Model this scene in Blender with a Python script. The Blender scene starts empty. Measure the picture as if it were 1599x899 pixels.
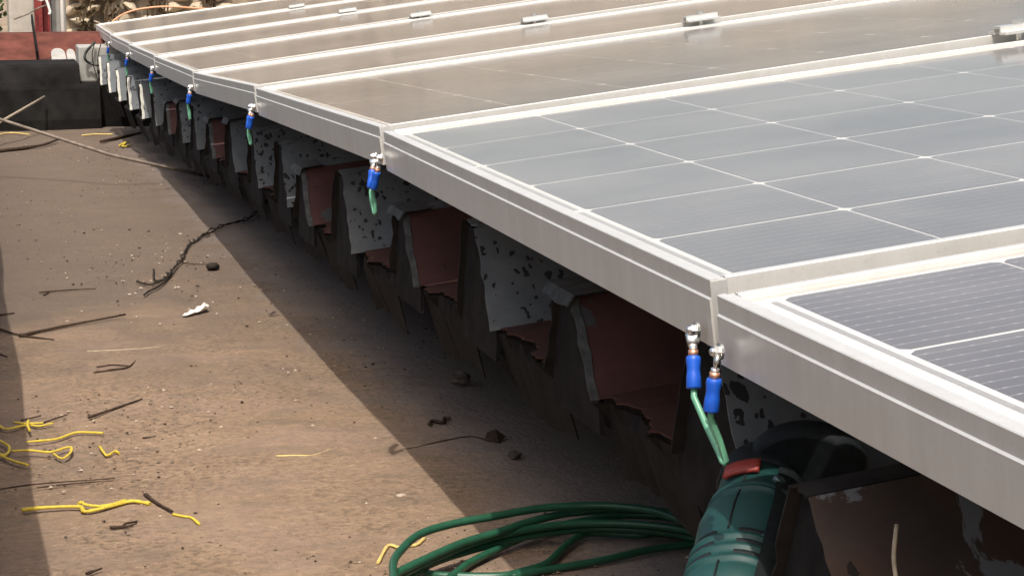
import bpy, bmesh, math, random
from mathutils import Vector, Matrix
R = random.Random(11)
rad = math.radians
scene = bpy.context.scene
col = scene.collection

# ------------------------------------------------------------------ camera
cam_d = bpy.data.cameras.new('camera')
cam = bpy.data.objects.new('camera', cam_d)
col.objects.link(cam)
right = Vector((0.96308105, -0.26921163, 0.0))
down = Vector((-0.04590496, -0.16422097, -0.98535486))
fwd = Vector((0.26526899, 0.94897659, -0.17051625))
m = Matrix((right, -down, -fwd)).transposed().to_4x4()
m.translation = Vector((-0.41468566, -1.06757815, 0.19263081))
cam.matrix_world = m
cam_d.sensor_width = 36
cam_d.lens = 3157.37 / 1599 * 36
cam_d.clip_start = 0.02
cam_d.clip_end = 2000
scene.camera = cam

# ------------------------------------------------------------------ sky, sun, exposure
SUN = Vector((-0.168, -0.52, 1.0)).normalized()          # direction towards the sun
elev = math.asin(SUN.z)
azim = math.atan2(SUN.x, SUN.y)
world = bpy.data.worlds.new('World')
scene.world = world
world.use_nodes = True
wn = world.node_tree
sky = wn.nodes.new('ShaderNodeTexSky')
sky.sky_type = 'NISHITA'
sky.sun_disc = False
sky.sun_elevation = elev
sky.sun_rotation = azim
sky.air_density = 1.3
sky.dust_density = 7.0
wn.links.new(sky.outputs[0], wn.nodes['Background'].inputs[0])
wn.nodes['Background'].inputs[1].default_value = 0.15
sl = bpy.data.lights.new('sun', 'SUN')
sl.energy = 2.8
sl.angle = rad(0.6)
sl.color = (1.0, 0.945, 0.865)
so = bpy.data.objects.new('sun', sl)
so.rotation_euler = SUN.to_track_quat('Z', 'Y').to_euler()
col.objects.link(so)
vs = scene.view_settings
vs.view_transform = 'Standard'
vs.look = 'None'
vs.exposure = 0.42
vs.gamma = 1.0
vs.use_curve_mapping = False


# ------------------------------------------------------------------ helpers
class MB:
    """collects faces, then links them as ONE mesh object"""
    def __init__(s):
        s.v = []; s.f = []; s.mi = []; s.sm = []

    def add(s, vs, fs, mi=0, smooth=False):
        o = len(s.v)
        s.v += [tuple(v) for v in vs]
        for f in fs:
            s.f.append(tuple(i + o for i in f)); s.mi.append(mi); s.sm.append(smooth)

    def box(s, x0, x1, y0, y1, z0, z1, mi=0):
        s.add([(x0, y0, z0), (x1, y0, z0), (x1, y1, z0), (x0, y1, z0), (x0, y0, z1), (x1, y0, z1), (x1, y1, z1), (x0, y1, z1)],
              [(0, 3, 2, 1), (4, 5, 6, 7), (0, 1, 5, 4), (1, 2, 6, 5), (2, 3, 7, 6), (3, 0, 4, 7)], mi)

    def extrude(s, prof, a, b, axes='xz', mi=0, smooth=False):
        """closed 2D profile swept straight along the third axis from a to b"""
        n = len(prof)
        def P(p, t):
            if axes == 'xz': return (p[0], t, p[1])
            if axes == 'yz': return (t, p[0], p[1])
            return (p[0], p[1], t)
        vs = [P(p, a) for p in prof] + [P(p, b) for p in prof]
        fs = [(i, (i + 1) % n, n + (i + 1) % n, n + i) for i in range(n)] + [tuple(range(n))[::-1], tuple(range(n, 2 * n))]
        s.add(vs, fs, mi, smooth)

    def tube(s, pts, r, n=8, mi=0, flat=1.0, cap=True):
        pts = [Vector(p) for p in pts]
        rs = r if isinstance(r, (list, tuple)) else [r] * len(pts)
        vs = []
        up = Vector((0, 0, 1))
        prev = None
        for i, p in enumerate(pts):
            t = (pts[min(i + 1, len(pts) - 1)] - pts[max(i - 1, 0)])
            if t.length < 1e-9: t = Vector((0, 0, 1))
            t.normalize()
            if prev is None:
                a = t.cross(up)
                if a.length < 1e-3: a = t.cross(Vector((1, 0, 0)))
            else:
                a = prev - t * prev.dot(t)
                if a.length < 1e-4: a = t.cross(up)
            a.normalize(); prev = a
            b = t.cross(a)
            for k in range(n):
                w = 2 * math.pi * k / n
                vs.append(p + a * math.cos(w) * rs[i] + b * math.sin(w) * rs[i] * flat)
        fs = []
        for i in range(len(pts) - 1):
            for k in range(n):
                fs.append((i * n + k, i * n + (k + 1) % n, (i + 1) * n + (k + 1) % n, (i + 1) * n + k))
        s.add(vs, fs, mi, True)
        if cap:
            o = (len(pts) - 1) * n
            base = len(s.v) - len(vs)
            s.f.append(tuple(base + k for k in range(n))[::-1]); s.mi.append(mi); s.sm.append(False)
            s.f.append(tuple(base + o + k for k in range(n))); s.mi.append(mi); s.sm.append(False)

    def blob(s, c, r, seed=0, sub=2, mi=0, jit=.18, smooth=True):
        rr = random.Random(seed)
        bm = bmesh.new()
        bmesh.ops.create_icosphere(bm, subdivisions=sub, radius=1)
        vs = []
        for v in bm.verts:
            k = 1 + rr.uniform(-jit, jit)
            vs.append((c[0] + v.co.x * r[0] * k, c[1] + v.co.y * r[1] * k, c[2] + v.co.z * r[2] * k))
        fs = [tuple(v.index for v in f.verts) for f in bm.faces]
        bm.free()
        s.add(vs, fs, mi, smooth)

    def mesh(s, name, mats):
        me = bpy.data.meshes.new(name)
        me.from_pydata(s.v, [], s.f)
        for mt in (mats if isinstance(mats, (list, tuple)) else [mats]): me.materials.append(mt)
        me.polygons.foreach_set('material_index', s.mi)
        me.polygons.foreach_set('use_smooth', s.sm)
        me.update()
        return me

    def build(s, name, mats, parent=None):
        o = bpy.data.objects.new(name, s.mesh(name, mats))
        col.objects.link(o)
        o.parent = parent
        return o


def empty(name, mat=None):
    o = bpy.data.objects.new(name, None)
    o.empty_display_size = .05
    col.objects.link(o)
    if mat is not None: o.matrix_world = mat
    return o


def tag(o, label=None, cat=None, group=None, kind=None):
    if label: o['label'] = label
    if cat: o['category'] = cat
    if group: o['group'] = group
    if kind: o['kind'] = kind
    return o


def bevel(o, w, seg=2):
    b = o.modifiers.new('bevel', 'BEVEL'); b.width = w; b.segments = seg; b.limit_method = 'ANGLE'; b.angle_limit = rad(35)
    return o


def lerp(tab, y):
    if y <= tab[0][0]: return tab[0][1]
    for (a, b), (c, d) in zip(tab, tab[1:]):
        if y <= c: return b + (d - b) * (y - a) / (c - a)
    return tab[-1][1]


def spline(pts, n=6):
    """Catmull-Rom through the points"""
    P = [Vector(p) for p in pts]
    P = [P[0] * 2 - P[1]] + P + [P[-1] * 2 - P[-2]]
    out = []
    for i in range(1, len(P) - 2):
        a, b, c, d = P[i - 1], P[i], P[i + 1], P[i + 2]
        for k in range(n):
            t = k / n
            out.append(.5 * ((2 * b) + (c - a) * t + (2 * a - 5 * b + 4 * c - d) * t * t + (3 * b - a - 3 * c + d) * t ** 3))
    out.append(P[-2])
    return out


def floor_z(y): return -0.38 - 0.0139 * (y - 0.7)


# ------------------------------------------------------------------ materials
class NT:
    def __init__(s, name):
        s.m = bpy.data.materials.new(name); s.m.use_nodes = True
        s.t = s.m.node_tree; s.b = s.t.nodes['Principled BSDF']
        s.co = s.t.nodes.new('ShaderNodeTexCoord')

    def n(s, typ, **kw):
        o = s.t.nodes.new(typ)
        for k, v in kw.items(): setattr(o, k, v)
        return o

    def link(s, a, b): s.t.links.new(a, b)

    def mapping(s, scale=(1, 1, 1), src='Object', rot=(0, 0, 0), loc=(0, 0, 0)):
        mp = s.n('ShaderNodeMapping'); s.link(s.co.outputs[src], mp.inputs[0])
        mp.inputs['Scale'].default_value = scale; mp.inputs['Rotation'].default_value = rot; mp.inputs['Location'].default_value = loc
        return mp.outputs[0]

    def noise(s, vec, scale, detail=4, rough=.6, dist=0):
        n = s.n('ShaderNodeTexNoise'); s.link(vec, n.inputs['Vector'])
        n.inputs['Scale'].default_value = scale; n.inputs['Detail'].default_value = detail
        n.inputs['Roughness'].default_value = rough; n.inputs['Distortion'].default_value = dist
        return n.outputs['Fac']

    def voro(s, vec, scale, feat='F1', rnd=1.0, out='Distance'):
        n = s.n('ShaderNodeTexVoronoi', feature=feat); s.link(vec, n.inputs['Vector'])
        n.inputs['Scale'].default_value = scale; n.inputs['Randomness'].default_value = rnd
        return n.outputs[out]

    def ramp(s, fac, stops, interp='LINEAR'):
        r = s.n('ShaderNodeValToRGB'); r.color_ramp.interpolation = interp
        e = r.color_ramp.elements
        while len(e) < len(stops): e.new(0.5)
        for el, (p, c) in zip(e, stops):
            el.position = p; el.color = (c, c, c, 1) if isinstance(c, (int, float)) else (*c, 1)
        s.link(fac, r.inputs[0])
        return r.outputs[0]

    def math(s, op, a, b=None, clamp=False):
        n = s.n('ShaderNodeMath', operation=op); n.use_clamp = clamp
        for i, x in enumerate((a, b)):
            if x is None: continue
            if isinstance(x, (int, float)): n.inputs[i].default_value = x
            else: s.link(x, n.inputs[i])
        return n.outputs[0]

    def mix(s, fac, a, b, mode='MIX'):
        n = s.n('ShaderNodeMix', data_type='RGBA', blend_type=mode)
        for inp, x in ((n.inputs[0], fac), (n.inputs[6], a), (n.inputs[7], b)):
            if isinstance(x, (int, float)): inp.default_value = x
            elif isinstance(x, tuple): inp.default_value = (*x, 1)
            else: s.link(x, inp)
        return n.outputs[2]

    def bump(s, h, strength=.4, dist=.002):
        b = s.n('ShaderNodeBump'); s.link(h, b.inputs['Height'])
        b.inputs['Strength'].default_value = strength; b.inputs['Distance'].default_value = dist
        s.link(b.outputs[0], s.b.inputs['Normal'])

    def set(s, color=None, rough=None, metal=None, **kw):
        for nm, x in (('Base Color', color), ('Roughness', rough), ('Metallic', metal)):
            if x is None: continue
            if isinstance(x, (int, float)): s.b.inputs[nm].default_value = x
            elif isinstance(x, tuple): s.b.inputs[nm].default_value = (*x, 1)
            else: s.link(x, s.b.inputs[nm])
        for k, v in kw.items(): s.b.inputs[k].default_value = v
        return s.m


def simple(name, c, rough=.6, metal=0.0, var=.25, scale=60, bump=.15):
    t = NT(name)
    v = t.mapping()
    f = t.noise(v, scale, 5)
    d = tuple(x * (1 - var) for x in c); u = tuple(min(1, x * (1 + var)) for x in c)
    t.bump(f, bump, .001)
    return t.set(t.mix(t.ramp(f, [(.3, 0.), (.7, 1.)]), d, u), rough, metal, **{'Specular IOR Level': .5 if rough < .6 else .15})


M = {}
# anodised aluminium of the panel frames: dusty streaks and dull grain
t = NT('anodised_aluminium')
v = t.mapping((1, 1, .12)); f1 = t.noise(v, 55, 5, .7)
v2 = t.mapping((1, 1, 1)); f2 = t.noise(v2, 9, 4, .6); f3 = t.noise(v2, 420, 2, .5)
c = t.mix(t.ramp(f1, [(.35, 0.), (.75, 1.)]), (.60, .588, .555), (.535, .52, .485))
c = t.mix(t.math('MULTIPLY', t.ramp(f2, [(.5, 0.), (.75, 1.)]), .45), c, (.45, .425, .375))
c = t.mix(t.math('MULTIPLY', t.ramp(f3, [(.62, 0.), (.72, 1.)]), .3), c, (.4, .35, .28))
t.bump(f3, .08, .0005)
M['alu'] = t.set(c, .42, .35)
M['alu_bright'] = simple('bare_aluminium', (.78, .77, .74), .33, .75, .08, 90, .05)
M['zinc'] = simple('galvanised_steel', (.72, .72, .70), .25, .95, .1, 200, .1)
M['copper'] = simple('bare_copper', (.75, .38, .24), .35, .8, .15, 200, .1)
M['boot'] = simple('blue_vinyl', (.010, .085, .48), .38, 0, .15, 120, .1)
M['backsheet'] = simple('white_backsheet', (.74, .73, .70), .5, 0, .05, 40, .0)
M['ribbon'] = simple('tinned_ribbon', (.36, .36, .35), .4, .5, .1, 90, .05)

# solar cells: near black, fine silver busbars printed along the panel length
def cell_mat(name, k_bar, k_pad):
    t = NT(name)
    sx = t.n('ShaderNodeSeparateXYZ'); t.link(t.co.outputs['Object'], sx.inputs[0])
    fr = t.math('FRACT', t.math('MULTIPLY', sx.outputs[1], 1 / .0128))
    bar = t.math('LESS_THAN', fr, .085)
    frx = t.math('FRACT', t.math('MULTIPLY', sx.outputs[0], 1 / .0125))
    pad = t.math('MULTIPLY', t.math('LESS_THAN', t.math('ABSOLUTE', t.math('SUBTRACT', fr, .0425)), .09), t.math('LESS_THAN', frx, .18))
    vv = t.mapping(); nz = t.noise(vv, 12, 3)
    oi = t.n('ShaderNodeObjectInfo')
    base = t.mix(oi.outputs['Random'], (.021, .021, .025), (.028, .028, .032))
    base = t.mix(t.math('MULTIPLY', nz, .5), base, (.032, .028, .034))
    return t.set(t.mix(t.math('MAXIMUM', t.math('MULTIPLY', bar, k_bar), t.math('MULTIPLY', pad, k_pad)), base, (.62, .62, .64)), .45, 0)


M['cell'] = cell_mat('solar_cell', .15, .25)
M['cell_lined'] = cell_mat('lined_solar_cell', .30, .50)


def glass(name, dust, tint, rough=.10):
    """pane: clear glass that mirrors at grazing angles, under a film of dry dust"""
    t = NT(name)
    v = t.mapping()
    d1 = t.noise(v, 3.2, 6, .65); d2 = t.noise(v, 520, 2, .6)
    streak = t.noise(t.mapping((1.2, 14, 1)), 2.0, 4, .6)
    tr = t.n('ShaderNodeBsdfTransparent')
    gl = t.n('ShaderNodeBsdfGlossy'); gl.inputs['Roughness'].default_value = rough
    gl.inputs['Color'].default_value = (.95, .95, .95, 1)
    df = t.n('ShaderNodeBsdfDiffuse'); df.inputs['Color'].default_value = (*tint, 1)
    fz = t.n('ShaderNodeFresnel'); fz.inputs['IOR'].default_value = 1.40
    m1 = t.n('ShaderNodeMixShader'); m2 = t.n('ShaderNodeMixShader')
    a = t.math('ADD', t.math('MULTIPLY', t.ramp(d1, [(.3, .55), (.75, 1.2)]), dust), t.math('MULTIPLY', t.ramp(d2, [(.55, 0.), (.8, 1.)]), dust * .28))
    a = t.math('ADD', a, t.math('MULTIPLY', t.ramp(streak, [(.5, 0.), (.8, 1.)]), dust * .12), clamp=True)
    # dust lies thicker along the line of sight at shallow angles, as any thin film does
    lw = t.n('ShaderNodeLayerWeight'); lw.inputs['Blend'].default_value = .5
    t.link(t.math('MULTIPLY', a, 1.0, clamp=True), m2.inputs[0])
    t.link(t.math('MULTIPLY', fz.outputs[0], .92), m1.inputs[0])
    t.link(tr.outputs[0], m1.inputs[1]); t.link(gl.outputs[0], m1.inputs[2])
    t.link(m1.outputs[0], m2.inputs[1]); t.link(df.outputs[0], m2.inputs[2])
    t.link(m2.outputs[0], t.t.nodes['Material Output'].inputs['Surface'])
    return t.m


M['glass_a'] = glass('dusty_panel_glass', .25, (.52, .505, .475), .09)
M['glass_b'] = glass('dustier_panel_glass', .19, (.51, .455, .40), .12)
M['glass_0'] = glass('thinly_dusted_panel_glass', .20, (.50, .47, .46), .10)

# gutter floor: dusty weathered screed with stains, streaks and fine grit
t = NT('dusty_screed')
v = t.mapping()
big = t.noise(v, 2.3, 6, .6, .4); mid = t.noise(v, 14, 6, .65, .3); fine = t.noise(v, 120, 5, .7); grit = t.noise(v, 420, 3, .6)
streak = t.noise(t.mapping((2.0, 16, 1), rot=(0, 0, rad(12))), 2.6, 6, .65, .6)
c = t.mix(t.ramp(big, [(.32, 0.), (.68, 1.)]), (.215, .150, .098), (.290, .202, .133))
c = t.mix(t.math('MULTIPLY', t.ramp(mid, [(.42, 0.), (.7, 1.)]), .6), c, (.34, .240, .158))
c = t.mix(t.math('MULTIPLY', t.ramp(streak, [(.52, 0.), (.75, 1.)]), .28), c, (.115, .083, .063))
clus = t.noise(t.mapping(loc=(4, 2, 0)), 6.5, 4, .6)
c = t.mix(t.math('MULTIPLY', t.ramp(fine, [(.47, 0.), (.60, 1.)]), t.ramp(clus, [(.40, .25), (.62, .85)])), c, (.105, .075, .055))
c = t.mix(t.math('MULTIPLY', t.ramp(t.noise(t.mapping((1, 2.2, 1), loc=(7, 3, 0)), 34, 5, .65), [(.52, 0.), (.66, 1.)]), .42), c, (.16, .115, .08))
c = t.mix(t.math('MULTIPLY', t.ramp(grit, [(.66, 0.), (.74, 1.)]), .55), c, (.06, .045, .036))
c = t.mix(t.math('MULTIPLY', t.ramp(grit, [(.24, 1.), (.32, 0.)]), .5), c, (.40, .33, .26))
fl = t.noise(t.mapping(loc=(5, 5, 1)), 95, 4, .7)
c = t.mix(t.math('MULTIPLY', t.ramp(fl, [(.54, 0.), (.66, 1.)]), .5), c, (.40, .29, .20))
pk = t.noise(t.mapping((1, 1.6, 1), loc=(1, 9, 0)), 5.0, 5, .62, .5)
c = t.mix(t.math('MULTIPLY', t.ramp(pk, [(.48, 0.), (.66, 1.)]), .55), c, (.275, .195, .150))
gy_ = t.noise(t.mapping((1, 1.8, 1), loc=(11, 5, 0)), 8.0, 6, .68, .4)
c = t.mix(t.math('MULTIPLY', t.ramp(gy_, [(.50, 0.), (.68, 1.)]), .60), c, (.155, .120, .092))
sp = t.voro(t.mapping((1, 1.25, 1)), 150); spc = t.noise(v, 11, 4, .6)
c = t.mix(t.math('MULTIPLY', t.ramp(sp, [(.10, 1.), (.20, 0.)]), t.ramp(spc, [(.50, 0.), (.66, .75)])), c, (.075, .055, .042))
# the far half keeps less of the tan dust
sy = t.n('ShaderNodeSeparateXYZ'); t.link(t.co.outputs['Object'], sy.inputs[0])
fy = t.math('ADD', sy.outputs[1], t.math('MULTIPLY', t.math('SUBTRACT', t.noise(t.mapping((2.2, 1, 1)), 2.2, 5, .6), .5), 2.2))
c = t.mix(t.math('MULTIPLY', t.ramp(t.math('MULTIPLY', fy, .2), [(.30, 0.), (.46, 1.)]), .74), c, (.108, .086, .070))
# paler tone painted in towards the eave to lift the shaded floor
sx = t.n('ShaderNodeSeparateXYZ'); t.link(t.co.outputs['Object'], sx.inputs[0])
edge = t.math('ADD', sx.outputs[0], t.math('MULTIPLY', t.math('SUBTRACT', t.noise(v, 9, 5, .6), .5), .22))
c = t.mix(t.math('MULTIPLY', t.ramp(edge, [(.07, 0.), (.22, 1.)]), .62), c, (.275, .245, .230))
h = t.math('ADD', t.math('MULTIPLY', mid, .8), t.math('ADD', t.math('MULTIPLY', fine, .35), t.math('MULTIPLY', grit, .2)))
t.bump(h, .9, .009)
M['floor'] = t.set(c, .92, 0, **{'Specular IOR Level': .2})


def sheet_mat(name, paint, bare, rust, chip=.30, chipscale=55, rustamt=.25, patch=0.0, patchcol=(.2, .21, .21)):
    t = NT(name)
    v = t.mapping((1, 1, 1))
    wob = t.n('ShaderNodeTexNoise'); t.link(v, wob.inputs['Vector']); wob.inputs['Scale'].default_value = 70
    ad = t.n('ShaderNodeMix', data_type='RGBA', blend_type='ADD'); ad.inputs[0].default_value = .02
    t.link(v, ad.inputs[6]); t.link(wob.outputs['Color'], ad.inputs[7])
    st = t.n('ShaderNodeMapping'); t.link(ad.outputs[2], st.inputs[0]); st.inputs['Scale'].default_value = (1.25, 1, .8); st.inputs['Rotation'].default_value = (0, .5, 0)
    d = t.voro(st.outputs[0], chipscale); rc = t.voro(st.outputs[0], chipscale, out='Color')
    cs = t.n('ShaderNodeSeparateColor'); t.link(rc, cs.inputs[0])
    lim = t.math('MULTIPLY', t.math('MULTIPLY', t.ramp(cs.outputs[0], [(.25, 0.), (.9, 1.)]), chip), t.ramp(t.noise(t.mapping(loc=(2, 7, 5)), 14, 3), [(.36, .35), (.62, 1.25)]))
    chips = t.math('LESS_THAN', d, lim)
    big = t.noise(v, 7, 5, .6); mid = t.noise(v, 30, 5, .65); fin = t.noise(v, 200, 3)
    c = t.mix(t.ramp(mid, [(.35, 0.), (.7, 1.)]), paint, tuple(x * 1.35 for x in paint))
    c = t.mix(t.math('MULTIPLY', t.ramp(big, [(.55 - rustamt * .35, 0.), (.72, 1.)]), min(1, rustamt * 2.4)), c, rust)
    if patch:
        pf = t.noise(t.mapping((1.3, 1, .8), loc=(3, 1, 2)), 16, 6, .62, .6)
        c = t.mix(t.ramp(pf, [(.66 - patch * .2, 0.), (.68 - patch * .2, 1.)]), c, patchcol)
    c = t.mix(chips, c, bare)
    hh = t.math('ADD', t.math('MULTIPLY', chips, -.6), t.math('MULTIPLY', fin, .25))
    t.bump(hh, .5, .0012)
    return t.set(c, .68, 0, **{'Specular IOR Level': .2})


M['speck'] = sheet_mat('chipped_grey_paint', (.108, .119, .126), (.024, .024, .025), (.055, .042, .034), .54, 106, .2)
M['speck_far'] = sheet_mat('grey_paint', (.092, .102, .110), (.026, .026, .027), (.055, .046, .04), .34, 100, .15)
M['red'] = sheet_mat('red_oxide_primer', (.066, .030, .027), (.03, .02, .019), (.048, .026, .023), .16, 45, .3, .20, (.060, .062, .063))
M['brown'] = sheet_mat('rusted_brown_sheet', (.050, .037, .031), (.022, .018, .016), (.10, .043, .025), .14, 30, .45, .80, (.16, .164, .17))
M['pan'] = sheet_mat('rusty_valley_sheet', (.050, .022, .017), (.020, .014, .012), (.034, .019, .016), .18, 80, .35, .10, (.085, .055, .042))
M['edge'] = simple('scuffed_sheet_edge', (.070, .072, .072), .7, 0, .4, 80, .4)
M['edge_pale'] = simple('pale_sheet_edge', (.42, .41, .37), .7, 0, .25, 60, .4)
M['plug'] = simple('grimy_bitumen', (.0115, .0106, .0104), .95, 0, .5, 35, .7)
M['inner'] = simple('shade_dark_sheet_back', (.021, .018, .017), .9, 0, .4, 40, .3)  # shade inside the ribs put into the sheet colour
M['bitumen'] = simple('black_bitumen', (.011, .0102, .0096), .95, 0, .65, 11, .9)
M['dark_wall'] = simple('dark_render', (.045, .041, .038), .92, 0, .4, 30, .5)
M['redcoat'] = simple('red_oxide_coating', (.105, .036, .026), .85, 0, .45, 14, .6)
M['whitepaint'] = simple('white_limewash', (.33, .32, .295), .85, 0, .18, 20, .4)
M['concrete'] = simple('grey_concrete', (.42, .39, .34), .9, 0, .15, 18, .5)
M['redpost'] = simple('dark_red_paint', (.20, .028, .024), .5, 0, .3, 40, .3)
M['pvc'] = simple('white_pvc', (.75, .72, .66), .45, 0, .06, 30, .1)
M['stone'] = simple('tan_rubble', (.46, .385, .285), .9, 0, .28, 26, .7)
M['mortar'] = simple('dull_tan_mortar', (.30, .25, .185), .95, 0, .35, 18, .7)
M['earth'] = simple('dry_earth', (.24, .185, .13), .95, 0, .3, 2.0, .3)
M['leaf'] = simple('leaf_green', (.085, .13, .03), .55, 0, .5, 9, .1)
M['dryleaf'] = simple('dry_leaf', (.10, .07, .04), .8, 0, .4, 30, .3)
M['bark'] = simple('bark', (.10, .07, .045), .9, 0, .4, 60, .6)
M['twig'] = simple('dark_twig', (.055, .036, .025), .9, 0, .5, 150, .7)
M['palestick'] = simple('pale_stick', (.34, .28, .20), .85, 0, .35, 120, .5)
M['rod'] = simple('weathered_rod', (.20, .165, .135), .7, .1, .35, 60, .4)
M['twine'] = simple('yellow_twine', (.58, .44, .06), .6, 0, .22, 260, .5)
M['fadedtwine'] = simple('faded_yellow_twine', (.60, .46, .16), .65, 0, .2, 260, .5)
M['wiredark'] = simple('rusty_tie_wire', (.035, .028, .023), .7, .3, .5, 200, .4)
M['scrap'] = simple('white_plastic', (.80, .78, .74), .5, 0, .08, 60, .2)
M['clod'] = simple('clod', (.13, .11, .095), .95, 0, .45, 70, .8)
M['grit'] = simple('grit', (.20, .15, .11), .95, 0, .5, 40, .2)
M['paleflake'] = simple('pale_flake', (.46, .385, .31), .8, 0, .25, 70, .3)
M['cable'] = simple('green_pvc_cable', (.020, .088, .050), .36, 0, .16, 70, .1)
M['greenwire'] = simple('green_wire', (.12, .33, .21), .35, 0, .15, 100, .1)
M['orangecable'] = simple('peach_cable', (.72, .36, .20), .5, 0, .1, 60, .1)
M['hose'] = simple('black_hose', (.025, .03, .026), .45, 0, .3, 60, .2)
M['drillgreen'] = simple('green_housing', (.004, .040, .036), .55, 0, .12, 90, .12)
M['drillblack'] = simple('black_rubber', (.012, .015, .016), .6, 0, .3, 120, .3)
M['drillred'] = simple('red_switch', (.28, .035, .024), .55, 0, .15, 90, .1)
M['screw'] = simple('dull_steel', (.10, .14, .15), .4, .8, .15, 200, .1)

# ------------------------------------------------------------------ the setting
S = [(-0.0001, 0.0, 0.0), (0.0114, 0.969, 0.0014), (0.0256, 1.938, -0.024), (0.0481, 2.907, -0.0629), (0.07, 3.876, -0.0852),
     (0.0952, 4.845, -0.1057), (0.1188, 5.814, -0.122), (0.1404, 6.783, -0.1271)]   # panel corners along the eave: the old roof sags away from us

mb = MB()
mb.add([(-600, -600, -.9), (600, -600, -.9), (600, 900, -.9), (-600, 900, -.9)], [(0, 1, 2, 3)])
tag(mb.build('ground', M['earth']), kind='structure')

mb = MB()
nx, ny = 40, 150
xs = [-.46 + .80 * i / nx for i in range(nx + 1)]
ys = [-.7 + 6.75 * (j / ny) ** 1.25 for j in range(ny + 1)]
vsF = []
for y in ys:
    for x in xs:
        z = floor_z(y) + .0022 * math.sin(x * 9 + y * 2.1) + .0016 * math.sin(y * 7.3 - x * 5) + R.uniform(-.0005, .0005)
        vsF.append((x, y, z))
W1 = nx + 1
mb.add(vsF, [(j * W1 + i, j * W1 + i + 1, (j + 1) * W1 + i + 1, (j + 1) * W1 + i) for j in range(ny) for i in range(nx)], 0, True)
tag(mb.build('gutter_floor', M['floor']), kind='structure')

# parapet along the other side of the gutter, left of the frame; its top edge throws the shadow along the left
mb = MB()
top = .035
prof = []
n = 60
vt = []
for j in range(n + 1):
    y = -2.2 + 9.2 * j / n
    xe = -.404 + .0075 * (y - .9) + .003 * math.sin(y * 5.1) + R.uniform(-.0015, .0015)
    ze = floor_z(y) + .38
    xs_ = xe if y > .25 else min(xe, -.43)
    vt += [(xs_, y, -.9), (xs_, y, ze - .01), (xs_ - .01, y, ze), (xs_ - .42, y, ze + .01), (xs_ - .42, y, -.9)]
mb.add(vt, [(j * 5 + k, j * 5 + k + 1, (j + 1) * 5 + k + 1, (j + 1) * 5 + k) for j in range(n) for k in range(4)])
tag(mb.build('parapet_wall', M['concrete']), 'low grey parapet wall running along the gutter left of the picture', 'wall')

# dark wall below the roof edge
mb = MB()
mb.box(.335, .50, -2.2, 6.0, -.9, -.30)
tag(mb.build('eave_wall', M['dark_wall']), 'dark rendered wall in the shade under the roof edge', 'wall')

# ------------------------------------------------------------------ metal roof: deep ribs and rusty valleys, cut raggedly at the eave
FOOT0 = [(-.6, -.155), (.06, -.150), (.66, -.157), (.96, -.166), (1.26, -.175), (1.56, -.183), (1.86, -.199), (2.46, -.214), (2.76, -.221), (3.1, -.236), (3.4, -.252), (4.4, -.276), (5.0, -.272), (6.0, -.262)]
EAVE0 = [(.06, .05), (.96, .048), (1.26, .037), (1.56, .041), (1.86, .062), (2.76, .070), (3.6, .084), (4.2, .080), (5.0, .066), (6, .058)]
SH = .022                       # how far the eave stands back under the panels
EAVE, FOOT = [(-.6, .02), (-.06, .022)], [(-.6, -.168), (-.06, -.166)]
for y, x in EAVE0:
    q = (x + .415 + SH) / (x + .415); EAVE.append((-1.068 + (y + 1.068) * q, x + SH))
for y, z in FOOT0[1:]:
    q = 1 + SH / (lerp(EAVE0, y) + .415); FOOT.append((-1.068 + (y + 1.068) * q, .193 - (.193 - z) * q))
PITCH = .3145
SLOPE = math.tan(rad(6.6))
XEND = 2.3
roof = empty('metal_roof', Matrix.Translation((0.05, 0, -.9)))
tag(roof, 'old deep ribbed metal roof with chipped paint and ragged rusty eave under the panels', 'roof')
RINV = Matrix.Translation((-.05, 0, .9))
kinds = {-1: 'brown', 0: 'brown', 1: 'speck', 2: 'red', 3: 'speck', 4: 'red', 5: 'speck', 6: 'red', 7: 'speck', 8: 'speck', 9: 'speck_far', 10: 'red', 11: 'speck_far', 12: 'speck_far', 13: 'red'}


def to_roof(o):
    o.parent = roof
    o.matrix_parent_inverse = RINV
    return o


def plate(mb, rows, th=.0016, mi=0):
    """thin solid sheet from rows of points (front row .. back row)"""
    n = len(rows[0]); k = len(rows)
    up = []
    for r in rows: up += [Vector(p) for p in r]
    nor = (Vector(rows[0][1]) - Vector(rows[0][0])).cross(Vector(rows[1][0]) - Vector(rows[0][0])).normalized()
    vs = up + [p - nor * th for p in up]
    o = n * k
    fs = []
    for j in range(k - 1):
        for i in range(n - 1):
            a, b, c_, d = j * n + i, j * n + i + 1, (j + 1) * n + i + 1, (j + 1) * n + i
            fs.append((a, b, c_, d)); fs.append((o + a, o + d, o + c_, o + b))
    for i in range(n - 1):
        fs.append((i, o + i, o + i + 1, i + 1))
    for j in range(k - 1):
        a = j * n; b = (j + 1) * n
        fs.append((a, b, o + b, o + a)); fs.append((a + n - 1, o + a + n - 1, o + b + n - 1, b + n - 1))
    mb.add(vs, fs, mi)


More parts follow.
